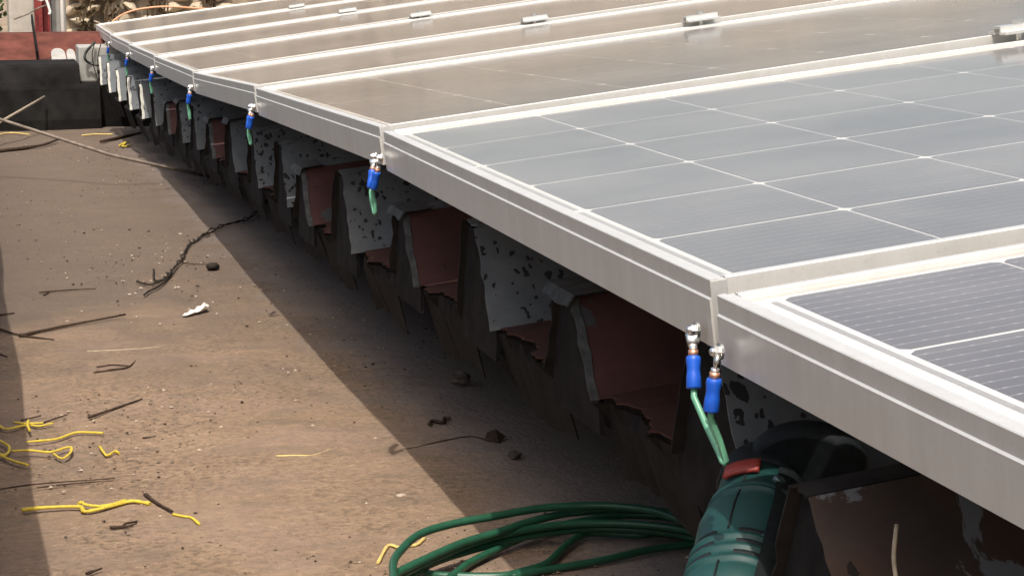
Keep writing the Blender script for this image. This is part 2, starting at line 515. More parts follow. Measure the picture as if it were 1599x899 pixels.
NR = 19
for k in range(-1, NR + 1):
    # foot of the wall that faces us
    y0 = .111 + PITCH * (k - 1) + R.uniform(-.006, .006) if k >= 1 else -.155 + PITCH * k
    kind = kinds.get(k, 'speck_far')
    hgt = .090 if kind.startswith('speck') else (.062 if k < 1 else .072)
    wb = .135 if k != 0 else .105; rn = .058; rf = .024
    zf = lerp(FOOT, y0); zf2 = lerp(FOOT, y0 + wb)
    ex = lerp(EAVE, y0)
    rr = random.Random(500 + k)
    def X(x, y, z): return (x, y, z + (x - ex) * SLOPE)
    def ragged(x, a): return x + rr.uniform(-a, a)
    mat = M[kind]
    backs = (ex + .05, ex + .15, ex + .4, XEND)
    # wall facing the viewer
    rows = []
    nst = 9
    front = [X(ragged(ex, .0012), y0 + rn * i / nst, zf + hgt * i / nst) for i in range(nst + 1)]
    rows.append(front)
    for bx_ in backs: rows.append([X(bx_, y0 + rn * i / nst, zf + hgt * i / nst) for i in range(nst + 1)])
    mb = MB(); plate(mb, rows); to_roof(mb.build('rib_wall', mat))
    # crest
    cw0, cw1 = y0 + rn, y0 + wb - rf
    rows = [[X(ragged(ex + .002, .004), cw0 + (cw1 - cw0) * i / 5, zf + hgt) for i in range(6)]]
    for bx_ in backs: rows.append([X(bx_, cw0 + (cw1 - cw0) * i / 5, zf + hgt) for i in range(6)])
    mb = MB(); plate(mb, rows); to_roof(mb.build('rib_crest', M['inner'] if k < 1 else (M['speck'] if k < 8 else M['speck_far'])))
    # far wall of the rib
    rows = [[X(ragged(ex, .002), cw1 + rf * i / 5, zf + hgt - (zf + hgt - zf2) * i / 5) for i in range(6)]]
    for bx_ in backs: rows.append([X(bx_, cw1 + rf * i / 5, zf + hgt - (zf + hgt - zf2) * i / 5) for i in range(6)])
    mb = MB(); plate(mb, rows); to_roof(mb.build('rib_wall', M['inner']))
    # folded, scuffed lip along the cut edge of the wall facing us
    if kind == 'red' or k > 14:
        mb = MB()
        lip = [[(p[0] - .0030 - rr.uniform(0, .0006), p[1] - .002, p[2]) for p in front], [(p[0] + .0030 + rr.uniform(0, .0018), p[1] - .0025, p[2]) for p in front]]
        plate(mb, [[b for b in lip[0]], [b for b in lip[1]]], .0012)
        to_roof(mb.build('cut_edge', M['edge'] if k < 14 else M['edge_pale']))
    # bent down flap at the crest end of the lower ribs
    if kind in ('red', 'brown') and 0 < k < 14 or k in (9, 12):
        mb = MB()
        zc = zf + hgt
        pts = [(ex - .004, cw0 - .012), (ex - .004, cw1 + .01)]
        rows = [[(ex - .006 + rr.uniform(-.002, .002), cw0 - .010 + (cw1 - cw0 + .02) * i / 6, zc - .006 + rr.uniform(-.002, .002)) for i in range(7)],
                [(ex - .001, cw0 - .010 + (cw1 - cw0 + .02) * i / 6, zc + .004) for i in range(7)],
                [(ex + .03, cw0 - .008 + (cw1 - cw0 + .016) * i / 6, zc + .0075) for i in range(7)]]
        plate(mb, rows, .0015)
        to_roof(mb.build('bent_flap', M['edge']))
    # valley between this rib and the next nearer one
    ya, yb = y0 - (PITCH if k != 1 else .266) + wb, y0
    za, zb = lerp(FOOT, ya), zf
    if k == 1: za -= .02; zb -= .012; ya = -.048
    nst = 18
    cols_ = []
    for i in range(nst + 1):
        u = i / nst; y = ya + (yb - ya) * u
        z = za + (zb - za) * u
        for gc in (.62, .80, .92):
            z += .0035 * max(0, 1 - abs(u - gc) / .045)
        e = ex + .008 + rr.uniform(-.006, .006) + .006 * math.sin(u * 9 + k)
        e += .012 * max(0, 1 - u / .12) * rr.uniform(.2, 1)
        cols_.append((e, y, z))
    if k >= 11: cols_ = [(ex + .03 + rr.uniform(-.004, .004), y, z) for e, y, z in cols_]
    rows = [[X(e + .004, y, z) for e, y, z in cols_]]
    for bx_ in (ex + .1, ex + .4, XEND): rows.append([X(bx_, y, z) for e, y, z in cols_])
    mb = MB(); plate(mb, rows); to_roof(mb.build('valley_pan', M['pan'] if k < 11 else M['speck_far']))
    # torn bitumen skirt hanging under the valley edge, and the bitumen that plugs the end of the rib
    mb = MB()
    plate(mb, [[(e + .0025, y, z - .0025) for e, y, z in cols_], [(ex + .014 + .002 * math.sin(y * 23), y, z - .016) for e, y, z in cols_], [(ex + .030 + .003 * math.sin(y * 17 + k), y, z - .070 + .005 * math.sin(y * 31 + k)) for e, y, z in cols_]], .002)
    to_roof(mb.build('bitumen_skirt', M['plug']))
    if k < 15:
        mb = MB()
        ins = .0025
        poly = [(y0 + .004, zf - .030), (y0 + ins + .002, zf), (y0 + rn + ins, zf + hgt - .004), (cw1 - ins, zf + hgt - .004), (y0 + wb - ins - .002, zf2), (y0 + wb - .004, zf2 - .030)]
        gy = []
        for a_ in range(7):
            t_ = a_ / 6
            zz = zf - .030 + (hgt + .026) * t_
            if zz < zf: l_, r_ = y0 + .003, y0 + wb - .003
            else:
                q_ = (zz - zf) / hgt; l_, r_ = y0 + rn * q_ + ins, y0 + wb - rf * q_ - ins
            gy.append([(ex + .006 + rr.uniform(-.0006, .0008), l_ + (r_ - l_) * b_ / 6, zz) for b_ in range(7)])
        plate(mb, gy[::-1], .004)
        to_roof(mb.build('bitumen_plug', M['plug']))

# ------------------------------------------------------------------ solar panels
CP, CJ = None, .135
NJ = 12
PLEN = .031 + CJ * NJ + .02
TILT = [6.62, 6.62, 6.95, 7.2, 7.4, 7.5, 7.5, 7.5]


def frame_profile():
    # x: inwards from the outer face, z: up.  upper band set back a little above the bright drip line
    return [(0, -.040), (.0, -.0118), (.0013, -.0108), (.0013, -.0006), (.0019, 0), (.0062, 0), (.0066, -.0007), (.0108, -.0007), (.0112, -.0030),
            (.0095, -.0075), (.0030, -.0075), (.0026, -.0380), (.026, -.0380), (.026, -.040)]


cell_mesh = {}


def cell_geom(cp, mat):
    key = (round(cp, 4), mat.name)
    if key not in cell_mesh:
        mb = MB()
        hx, hy, ch = (CJ - .0023) / 2, (cp - .0048) / 2, .0042
        pts = [(-hx + ch, -hy), (hx - ch, -hy), (hx, -hy + ch), (hx, hy - ch), (hx - ch, hy), (-hx + ch, hy), (-hx, hy - ch), (-hx, -hy + ch)]
        mb.extrude(pts, -.0002, .0002, 'xy')
        cell_mesh[key] = mb.mesh('cell', mat)
    return cell_mesh[key]


def solar_panel(near, far, tilt, label, glassmat, detail, mg=.025):
    near = Vector(near); far = Vector(far)
    yv = (far - near).normalized()
    xv = Vector((math.cos(rad(tilt)), 0, math.sin(rad(tilt))))
    xv = (xv - yv * xv.dot(yv)).normalized()
    zv = xv.cross(yv)
    w = (far - near).length - .022
    mt = Matrix((xv, yv, zv)).transposed().to_4x4(); mt.translation = near
    P = empty('solar_panel', mt)
    tag(P, label, 'solar panel', 'solar panels in a row on the roof')
    def part(mb, name, mats):
        o = mb.build(name, mats); o.parent = P; return o
    pr = frame_profile()
    # short rails run the full width, long rails butt between them
    mb = MB(); mb.extrude(pr[::-1], 0, w); part(mb, 'frame_rail', M['alu'])
    mb = MB(); mb.extrude([(PLEN - a, b) for a, b in pr], 0, w); part(mb, 'frame_rail', M['alu'])
    x0, x1 = .0, PLEN
    mb = MB(); mb.extrude([(a, b) for a, b in pr], .0115, PLEN - .0115, 'yz'); part(mb, 'frame_rail', M['alu'])
    mb = MB(); mb.extrude([(w - a, b) for a, b in pr][::-1], .0115, PLEN - .0115, 'yz'); part(mb, 'frame_rail', M['alu'])
    # closed corner of the long rails, as seen in the gap between two panels
    for yy in (0, w):
        mb = MB(); s_ = 1 if yy == 0 else -1
        a, b = sorted((yy - .0004 * s_, yy + .0016 * s_))
        mb.box(.0016, .0115, a, b, -.0398, -.0012); part(mb, 'corner_key', M['alu_bright'])
    mb = MB(); mb.box(.0085, PLEN - .0085, .0085, w - .0085, -.0066, -.00475); part(mb, 'backsheet', M['backsheet'])
    cp = (w - .030) / 6
    cm = cell_geom(cp, M['cell_lined'] if mg > .03 else M['cell'])
    if detail:
        for i in range(6):
            for j in range(NJ):
                c = bpy.data.objects.new('cell', cm); col.objects.link(c); c.parent = P
                c.location = (mg + CJ * (j + .5), .015 + cp * (i + .5), -.0045)
    else:
        mb = MB()
        for i in range(6):
            for j in range(NJ):
                mb.add([(v.co.x + mg + CJ * (j + .5), v.co.y + .015 + cp * (i + .5), v.co.z - .0045) for v in cm.vertices], [tuple(p.vertices) for p in cm.polygons])
        o = part(mb, 'cell_grid', M['cell']); o['kind'] = 'stuff'
    # string connector ribbons on the white margin, broken every second cell
    for q in range(3):
        mb = MB(); mb.box(mg - .0078, mg - .0038, .017 + cp * 2 * q + .004, .013 + cp * 2 * (q + 1) - .004, -.0050, -.0044); part(mb, 'ribbon', M['ribbon'])
    mb = MB()
    mb.add([(.0092, .0092, -.0030), (PLEN - .0092, .0092, -.0030), (PLEN - .0092, w - .0092, -.0030), (.0092, w - .0092, -.0030)], [(0, 1, 2, 3)])
    part(mb, 'glass_pane', glassmat)
    return P, mt, w


ordinal = ['', 'nearest whole solar panel, pale grey glass, between the two nearest earth jumpers',
           'second whole solar panel from the front, tan dusty glass, behind the grey one',
           'third whole solar panel from the front, tan dusty glass, between jumpers',
           'fourth whole solar panel from the front, tan dusty glass',
           'fifth whole solar panel from the front, narrow with distance, tan glass',
           'sixth whole solar panel from the front, next to last of the row',
           'farthest solar panel at the end of the row by the rubble wall']
panels = []
n0 = Vector((-.0055, -.024 - .947, -.0045)); f0 = Vector((-.0050, -.002, -.0045))
panels.append(solar_panel(n0, f0, 6.62, 'foremost solar panel cut by the right edge, fine silver lines on its cells', M['glass_0'], True, .032))
for k in range(1, 8):
    drop = .003 if k == 1 else .003      # each panel dips away a little, so the next one stands proud of it
    panels.append(solar_panel(S[k - 1], (S[k][0], S[k][1], S[k][2] - drop), TILT[k], ordinal[k], M['glass_a'] if k == 1 else M['glass_b'], k <= 2))

# mounting rails under the panels
for xx, lab in ((.69, 'aluminium mounting rail hidden under the panels below the clamps nearer the gutter'), (1.35, 'aluminium mounting rail hidden under the panels farther from the gutter')):
    mb = MB()
    pts = []
    for k in range(0, 8):
        p = Vector(S[k]); t_ = rad(TILT[k]); pts.append((p.x + xx * math.cos(t_), p.y - .01, p.z + xx * math.sin(t_) - .062))
    pts = [(pts[0][0], -1.0, pts[0][2])] + pts
    mb.tube(pts, .022, 4)
    tag(mb.build('mounting_rail', M['alu']), lab, 'rail')

# mid clamps on the seams
CL = {1: .725, 2: .705, 3: .695, 4: .661, 5: .641, 6: .631}
cl_lab = {1: 'silver mid clamp on the seam at the right edge of the picture', 2: 'silver mid clamp second from the right on the panel seams', 3: 'silver mid clamp third from the right on the panel seams',
          4: 'small silver mid clamp fourth from the right on the panel seams', 5: 'small silver mid clamp fifth from the right on the panel seams', 6: 'smallest farthest silver mid clamp on the panel seams'}
for k, dx in CL.items():
    _, mt, w = panels[k + 1] if k + 1 < len(panels) else panels[k]
    mt2 = mt @ Matrix.Translation((dx, -.011, 0))
    E = empty('mid_clamp', mt2); tag(E, cl_lab[k], 'clamp', 'mid clamps on the panel seams')
    mb = MB()
    hat = [(-.020, .0004), (-.020, .0034), (-.0085, .0034), (-.0085, .0095), (.0085, .0095), (.0085, .0034), (.020, .0034), (.020, .0004), (.0055, .0004), (.0055, .0065), (-.0055, .0065), (-.0055, .0004)]
    mb.extrude(hat, -.026, .026, 'yz'); o = mb.build('clamp_plate', M['alu_bright'], E)
    mb = MB(); mb.extrude([(.0065 * math.cos(a * math.pi / 3), .0065 * math.sin(a * math.pi / 3)) for a in range(6)], .0097, .0145, 'xy'); mb.build('bolt_head', M['zinc'], E)
    mb = MB(); mb.extrude([(.003 * math.cos(a * math.pi / 4), .003 * math.sin(a * math.pi / 4)) for a in range(8)], -.05, .0097, 'xy'); mb.build('bolt_shank', M['zinc'], E)

# ------------------------------------------------------------------ earth jumpers hanging from the frames at each seam
jl = ['pair of blue booted earth lugs with green wire at the nearest panel seam', 'blue booted green earth jumper at the second seam from the front', 'blue booted green earth jumper at the third seam from the front',
      'small blue earth jumper at the fourth seam from the front', 'small blue earth jumper at the fifth seam from the front', 'tiny blue earth jumper at the sixth seam, next to last', 'tiny blue earth jumper at the farthest seam']
for k in range(7):
    p = Vector(S[k]); rr = random.Random(40 + k)
    E = empty('earth_jumper', Matrix.Translation(p + Vector((0, 0, -.03))))
    tag(E, jl[k], 'earth jumper', 'earth jumpers linking the panel frames')
    ends = []
    for side in (0, 1):           # 0: farther panel, 1: nearer panel
        if k == 0: off = Vector((-.0005, .012, -.001)) if side == 0 else Vector((-.0065, -.041, -.003))
        else: off = Vector((0, .007, -.001)) if side == 0 else Vector((-.001, -.028, .001))
        lean = (-.017 if side == 0 else .001) if k == 0 else (-.021 if side == 0 else .017)
        b = off
        mb = MB()
        ring = [(.0048 * math.cos(a * math.pi / 6), .0048 * math.sin(a * math.pi / 6)) for a in range(12)]
        mb.extrude([(b.y + u, b.z + v_) for u, v_ in ring], b.x - .0022, b.x - .0005, 'yz'); mb.build('washer', M['zinc'], E)
        mb = MB(); mb.extrude([(b.y + .0036 * math.cos(a * math.pi / 3), b.z + .0036 * math.sin(a * math.pi / 3)) for a in range(6)], b.x - .0054, b.x - .0024, 'yz')
        mb.blob((b.x - .0056, b.y, b.z), (.0022, .0026, .0026), 3, 2, 0, 0); mb.build('bolt', M['zinc'], E)
        # ring lug: flat tongue then barrel, hanging and standing off a little
        d = Vector((-.18 if k else -.08, lean * 18, -1)).normalized()
        q0 = b + Vector((-.0034, 0, -.002)); q1 = q0 + d * .0085; q2 = q1 + d * .0022
        mb = MB(); mb.tube([q0, q0 + d * .0045, q1], [.0046, .0041, .0026], 8, 0, .35); mb.tube([q1 - d * .001, q2], .0025, 8); mb.build('ring_lug', M['zinc'], E)
        q3 = q2 + d * .0025
        mb = MB(); mb.tube([q2 - d * .001, q3], .0030, 8); mb.build('copper_strands', M['copper'], E)
        q4 = q3 + d * .019
        mb = MB(); mb.tube([q3, q3 + d * .0008, q3 + d * .003, q3 + d * .007, q3 + d * .010, q3 + d * .0115, q4 - d * .001, q4], [.0037, .0043, .0044, .0039, .0040, .0043, .0045, .0041], 14); mb.build('boot', M['boot'], E)
        ends.append((q4, d))
    (a, da), (b, db) = ends
    # the wire drops straight out of one boot, turns under the frame and climbs into the other
    if k == 0: low = Vector((a.x + .003, b.y + .004, b.z - .030))
    else: low = Vector((a.x + .001, (a.y + b.y) / 2 + rr.uniform(-.004, .004), min(a.z, b.z) - rr.uniform(.022, .032)))
    pts = [a - da * .003, a + da * .005, a.lerp(low, .55) + Vector((-.0010, .0008, 0)), a.lerp(low, .9), low, low + Vector((.0008, -.0012, -.0010)), low + Vector((.0014, -.0016, .0006)), b.lerp(low, .6) + Vector((.0016, .0016, 0)), b + db * .004 + Vector((.0006, .001, 0)), b - db * .003]
    mb = MB(); mb.tube(pts, .0020, 8); mb.build('wire', M['greenwire'], E)

# ------------------------------------------------------------------ end of the gutter and what lies beyond
E = empty('stepped_end_wall', Matrix.Translation((-.2, 6.0, -.9))); tag(E, 'black bitumen coated step closing the far end of the gutter', 'wall')
def sub(o, parent):
    o.parent = parent; o.matrix_parent_inverse = parent.matrix_world.inverted(); return o
bpy.context.view_layer.update()
mb = MB(); mb.extrude([(5.99, -.9), (5.995, -.42), (6.03, -.318), (6.042, -.305), (6.30, -.300), (6.30, -.9)], -.9, .098, 'yz'); sub(bevel(mb.build('lower_step', M['bitumen']), .006), E)
mb = MB(); mb.extrude([(6.046, -.5), (6.046, -.306), (6.085, -.246), (6.10, -.236), (6.31, -.232), (6.31, -.5)], -.9, .034, 'yz'); sub(bevel(mb.build('upper_step', M['bitumen']), .006), E)

mb = MB()
mb.extrude([(6.28, -.9), (6.28, -.244), (6.34, -.225), (6.52, -.152), (6.60, -.148), (6.64, -.17), (6.64, -.9)], -.95, .150, 'yz')
K = tag(mb.build('red_coping', M['redcoat']), 'red oxide coated sloping coping above the black end wall', 'coping')
def on_coping(y): return -.225 + (y - 6.34) / .18 * .073
for i, (cx, wd, ht) in enumerate(((-.022, .050, .034), (.022, .030, .030))):
    mb = MB()
    pts = []
    for a in range(13):
        u = math.pi * a / 12
        yy = 6.345 + ht * 1.6 * math.sin(u) ** .7
        xx = cx - wd / 2 * math.cos(u)
        pts.append((xx, yy, on_coping(yy) + .003))
    pts += [(cx + wd / 2, 6.34, -.222), (cx + wd / 2 + .002, 6.277, -.243), (cx - wd / 2, 6.277, -.243)]
    n = len(pts)
    mb.add(pts + [(a, b, c_ - .006) for a, b, c_ in pts], [tuple(range(n))] + [((i2 + 1) % n, i2, n + i2, n + (i2 + 1) % n) for i2 in range(n)])
    mb.build('paint_patch', M['whitepaint'], K)
mb = MB(); mb.box(-.100, -.094, 6.30, 6.66, -.235, -.140); o = mb.build('joint_line', M['bitumen'], K); o.location = (0, 0, 0); o.rotation_euler = (0, 0, 0); o.scale = (1, 1, 1)
o.data.transform(Matrix.Translation((-.0, 6.28, -.240)) @ Matrix.Rotation(rad(19), 4, 'X') @ Matrix.Scale(.35, 4, (0, 0, 1)) @ Matrix.Translation((0, -6.28, .236)))

E = empty('white_end_wall', Matrix.Translation((.1, 6.2, -.9))); tag(E, 'white painted wall under the far end of the panels', 'wall')
bpy.context.view_layer.update()
mb = MB(); mb.box(.036, 2.6, 6.15, 6.30, -.305, -.180); sub(bevel(mb.build('painted_face', M['whitepaint']), .006), E)
mb = MB(); mb.box(.036, 2.6, 6.145, 6.30, -.9, -.306); sub(mb.build('base', M['bitumen']), E)

hz = [(.092, 6.135, -.166), (.078, 6.12, -.178), (.060, 6.125, -.200), (.056, 6.12, -.222), (.074, 6.13, -.238), (.105, 6.12, -.246), (.150, 6.13, -.255)]
mb = MB(); mb.tube(spline(hz), .0045, 8)
tag(mb.build('black_hose', M['hose']), 'black hose curling out on the white wall beside the red coping', 'hose')
for i, (pp, lb) in enumerate((([(.088, 6.1, -.17), (.080, 6.11, -.21), (.088, 6.12, -.26), (.104, 6.1, -.32)],
      'thin dark cable hanging on the white wall right beside the hose'),
                              ([(.112, 6.1, -.165), (.102, 6.1, -.20), (.096, 6.11, -.25), (.106, 6.1, -.33)],
      'thin dark cable hanging on the white wall, right of the other'))):
    mb = MB(); mb.tube(spline(pp), .0017, 6); tag(mb.build('hanging_cable', M['wiredark']), lb, 'cable', 'cables on the white wall')

# concrete pillar, red post, wall piece, white pipe
mb = MB(); mb.box(-.137, -.029, 8.0, 8.25, -.9, 1.3)
tag(bevel(mb.build('concrete_pillar', M['concrete']), .008), 'pale concrete pillar at the top left behind the red coping', 'pillar')
E = empty('red_post', Matrix.Translation((-.005, 7.8, -.9))); tag(E, 'dark red steel post standing against the concrete pillar', 'post')
bpy.context.view_layer.update()
mb = MB(); mb.box(-.038, -.006, 7.78, 7.79, -.9, 1.3); sub(mb.build('flange', M['redpost']), E)
mb = MB(); mb.box(-.012, -.006, 7.79, 7.88, -.9, 1.3); sub(mb.build('web', M['redpost']), E)
mb = MB(); mb.box(.004, .030, 7.86, 7.88, -.9, 1.3); mb.box(-.006, .010, 7.872, 7.884, -.9, 1.3); sub(mb.build('flange', M['redpost']), E)
mb = MB(); mb.box(.03, .125, 8.35, 8.5, -.9, 1.2)
tag(bevel(mb.build('wall_stub', M['whitepaint']), .01), 'pale rendered wall stub between red post and rubble wall', 'wall')
mb = MB(); mb.tube([(.082, 7.9, -.9), (.083, 7.9, 0), (.086, 7.9, 1.3)], .0085, 12)
tag(mb.build('white_pipe', M['pvc']), 'upright white plastic pipe right of the red post', 'pipe')
mb = MB(); mb.tube([(.055, 8.2, -.9), (.052, 8.2, -.1), (.05, 8.2, 1.2)], .003, 6)
tag(mb.build('conduit', M['hose']), 'thin dark conduit on the pale wall stub', 'conduit')
mb = MB(); mb.tube([(-.125, 7.74, -.145), (-.07, 7.74, -.125), (-.02, 7.74, -.098), (.01, 7.74, -.088)], .0035, 6)
tag(mb.build('brace_rod', M['rod']), 'grey rod tied slantwise across pillar and red post', 'rod')
mb = MB(); mb.tube(spline([(-.055, 7.7, .02), (-.045, 7.7, -.045), (-.012, 7.7, -.066), (.004, 7.7, -.055), (.022, 7.7, -.11), (.018, 7.7, -.125)]), .006, 6)
tag(mb.build('white_rag', M['scrap']), 'white strip of cloth tied round the red post', 'rag')

# rubble wall at the back: loose tan stones proud of darker joints
E = empty('rubble_wall', Matrix.Translation((2.5, 9.3, -.9))); tag(E, 'tan rubble stone wall with dry plants behind the far panel', 'wall')
bpy.context.view_layer.update()
mb = MB()
for i in range(40):
    pass
nxw, nzw = 90, 26
vw = []
for j in range(nzw + 1):
    for i in range(nxw + 1):
        x = .16 + 7.0 * i / nxw; z = -.9 + (1.75 + .12 * math.sin(x * 1.7) + .06 * math.sin(x * 5.3)) * j / nzw
        vw.append((x, 9.42 + R.uniform(-.03, .03) - (0 if j < nzw else -.1), z))
mb.add(vw, [(j * (nxw + 1) + i, j * (nxw + 1) + i + 1, (j + 1) * (nxw + 1) + i + 1, (j + 1) * (nxw + 1) + i) for j in range(nzw) for i in range(nxw)], 0, True)
o = (nzw) * (nxw + 1)
mb.box(.16, 7.16, 9.50, 9.9, -.9, .78)
sub(mb.build('backing', M['mortar']), E)
sm = []
for s_ in range(6):
    mb = MB(); mb.blob((0, 0, 0), (1, .7, .8), 70 + s_, 2, 0, .20, False); sm.append(mb.mesh('stone', M['stone']))
z = -.42
row = 0
while z < .80:
    x = .17 + (row % 2) * .03
    while x < 1.75:
        w_ = R.uniform(.035, .085); h_ = R.uniform(.026, .042)
        if R.random() < .82:
            o = bpy.data.objects.new('stone', R.choice(sm)); col.objects.link(o)
            o.location = (x + w_, 9.39 + R.uniform(-.02, .03), z + R.uniform(-.012, .012)); o.scale = (w_, R.uniform(.05, .10), h_)
            o.rotation_euler = (R.uniform(-.3, .3), R.uniform(-.5, .5), R.uniform(-.4, .4))
            sub(o, E)
        x += w_ * 2 + R.uniform(.0, .02)
    z += R.uniform(.058, .075); row += 1


def leaf_cloud(mb, c, r, n, size, seed, mi=0):
    rr = random.Random(seed)
    for i in range(n):
        while True:
            p = Vector((rr.uniform(-1, 1), rr.uniform(-1, 1), rr.uniform(-1, 1)))
            if .15 < p.length < 1: break
        q = Vector((c[0] + p.x * r[0], c[1] + p.y * r[1], c[2] + p.z * r[2]))
        a = Vector((rr.uniform(-1, 1), rr.uniform(-1, 1), rr.uniform(-.4, 1))).normalized()
        b = a.cross(Vector((rr.uniform(-1, 1), rr.uniform(-1, 1), rr.uniform(-1, 1)))).normalized()
        L_ = size * rr.uniform(.6, 1.4); W_ = L_ * .38
        mid = q + a * L_ * .5 + a.cross(b) * L_ * .08
        mb.add([q, mid + b * W_, q + a * L_, mid - b * W_], [(0, 1, 2), (0, 2, 3)], mi)


def plant(name, x, y, z, r, n, size, seed, mat, label, cat, group=None):
    E = empty(name, Matrix.Translation((x, y, -.9))); tag(E, label, cat, group)
    bpy.context.view_layer.update()
    rr = random.Random(seed)
    mb = MB(); leaf_cloud(mb, (x, y, z), r, n, size, seed); sub(mb.build('foliage', mat), E)
    mb = MB()
    for q in range(7):
        e = Vector((x + rr.uniform(-1, 1) * r[0] * .8, y + rr.uniform(-1, 1) * r[1] * .6, z + rr.uniform(-.3, .9) * r[2]))
        mb.tube([(x + rr.uniform(-.02, .02), y, -.9), Vector((x, y, z - r[2])) * .5 + e * .5 + Vector((rr.uniform(-.03, .03), 0, 0)), e], [.008, .005, .002], 5)
    sub(mb.build('stem', M['bark']), E)


plant('shrub', -.34, 8.5, -.12, (.20, .2, .45), 1500, .035, 5, M['leaf'], 'green leafy shrub at the top left corner beside the pillar', 'shrub')
plant('shrub', -.30, 8.3, -.42, (.20, .12, .16), 500, .04, 9, M['dryleaf'], 'dry brown shrub at the foot of the green one', 'shrub')
for i, (x, z, rx, rz, n, lb) in enumerate(((.27, -.19, .05, .10, 60, 'dry climbing plant at the left end of the rubble wall'), (.40, -.16, .045, .12, 50, 'dry climbing plant on the rubble wall just above the far panel corner'),
                                           (.62, -.10, .07, .07, 45, 'dry climbing plant in the middle of the visible rubble wall'), (.88, -.07, .06, .08, 45, 'dry climbing plant at the right of the visible rubble wall'))):
    plant('climbing_plant', x, 9.22, z, (rx, .05, rz), n, .030, 30 + i, M['dryleaf'], lb, 'plant', 'dry plants on the rubble wall')
mb = MB(); mb.tube(spline([(.30, 8.8, -.30), (.37, 8.85, -.205), (.46, 8.85, -.155), (.60, 8.85, -.135), (.75, 8.85, -.142), (.95, 8.9, -.16)]), .0045, 6)
tag(mb.build('peach_cable', M['orangecable']), 'peach coloured cable arching before the rubble wall', 'cable')

# ------------------------------------------------------------------ hand power tool resting in the nearest valley
Bp, Np = Vector((0.0267, 0.0041, -0.1721)), Vector((0.0856, 0.1034, -0.1355))
DS = (.72, .95, .95); ROLL = rad(-14)
dax = (Np - Bp).normalized()
upv = Vector((0, 0, 1)); upv = (upv - dax * upv.dot(dax)).normalized()
rv = dax.cross(upv)
mt = Matrix((dax, upv.cross(dax), upv)).transposed().to_4x4() @ Matrix.Rotation(ROLL, 4, 'X') @ Matrix.Diagonal((*DS, 1)); mt.translation = Bp
D = empty('power_tool', mt); tag(D, 'green and black hand power tool with red switch lying against the roof edge', 'power tool')


def lathe(mb, secs, n=24, mi=0, a0=0, a1=2 * math.pi, pw=2.4):
    """superellipse sections along local x: (x, ry, rz, zc)"""
    closed = abs(a1 - a0 - 2 * math.pi) < 1e-6
    m_ = n if closed else n + 1
    vs = []
    for x, ry, rz, zc in secs:
        for k in range(m_):
            a = a0 + (a1 - a0) * k / n
            cs, sn = math.cos(a), math.sin(a)
            vs.append((x, ry * math.copysign(abs(cs) ** (2 / pw), cs), zc + rz * math.copysign(abs(sn) ** (2 / pw), sn)))
    fs = []
    for i in range(len(secs) - 1):
        for k in range(n):
            k2 = (k + 1) % m_ if closed else k + 1
            fs.append((i * m_ + k, i * m_ + k2, (i + 1) * m_ + k2, (i + 1) * m_ + k))
    mb.add(vs, fs, mi, True)
    if closed:
        base = len(mb.v) - len(vs)
        mb.f.append(tuple(base + k for k in range(m_))[::-1]); mb.mi.append(mi); mb.sm.append(False)
        mb.f.append(tuple(base + (len(secs) - 1) * m_ + k for k in range(m_))); mb.mi.append(mi); mb.sm.append(False)


secs = [(-.092, .014, .014, 0), (-.089, .022, .022, 0), (-.081, .0285, .0285, 0), (-.074, .0308, .0308, 0), (-.058, .0312, .0312, 0)]
for i in range(3):                       # raised ridges round the motor vents
    x = -.052 + i * .0155
    secs += [(x, .0302, .0302, 0), (x + .0016, .0318, .0318, 0), (x + .0064, .0318, .0318, 0), (x + .0080, .0301, .0301, 0)]
secs += [(-.006, .0300, .0300, 0), (.012, .0312, .0310, 0), (.030, .0318, .0312, 0), (.045, .0305, .0300, 0), (.055, .0285, .0285, 0), (.0565, .0298, .0298, 0), (.0595, .0298, .0298, 0), (.061, .0280, .028, 0),
         (.0635, .0292, .0292, 0), (.0665, .0292, .0292, 0), (.068, .0272, .0275, 0), (.085, .0262, .0265, .0005), (.100, .0262, .0262, .001)]
mb = MB(); lathe(mb, secs, 32); mb.build('housing', M['drillgreen'], D)
mb = MB(); lathe(mb, [(.0995, .0268, .0268, .001), (.104, .0285, .0285, .001), (.128, .0275, .0275, .001), (.142, .0245, .0245, 0), (.150, .0215, .0215, 0)], 28); mb.build('gearbox', M['drillblack'], D)
# rounded black guard beside the head
mb = MB()
for part_ in range(1):
    secs_g = [(.30, .035)]
gs = []
for a_ in range(7):
    u = a_ / 6 * math.pi / 2
    gs.append((.118 + .006 * math.sin(u), .040 * math.cos(u) + .0005, .034 * math.cos(u) + .0005, .012))
lathe(mb, [(.098, .036, .030, .012), (.102, .0395, .0335, .012), (.116, .0405, .0345, .012)] + gs, 28, pw=2.0)
for q in range(len(mb.v)):
    x, y, z_ = mb.v[q]; mb.v[q] = (x + .012, y - .030, z_ - .006)
mb.build('guard', M['drillblack'], D)
mb = MB()
for q in range(9):
    pass
lathe(mb, [(.0800, .0280, .0285, .001), (.0810, .0296, .0300, .001), (.0980, .0296, .0300, .001), (.0990, .0284, .0288, .001)], 10, a0=rad(62), a1=rad(104))
o = mb.build('mode_switch', M['drillred'], D); sm_ = o.modifiers.new('thick', 'SOLIDIFY'); sm_.thickness = .004; sm_.offset = -1
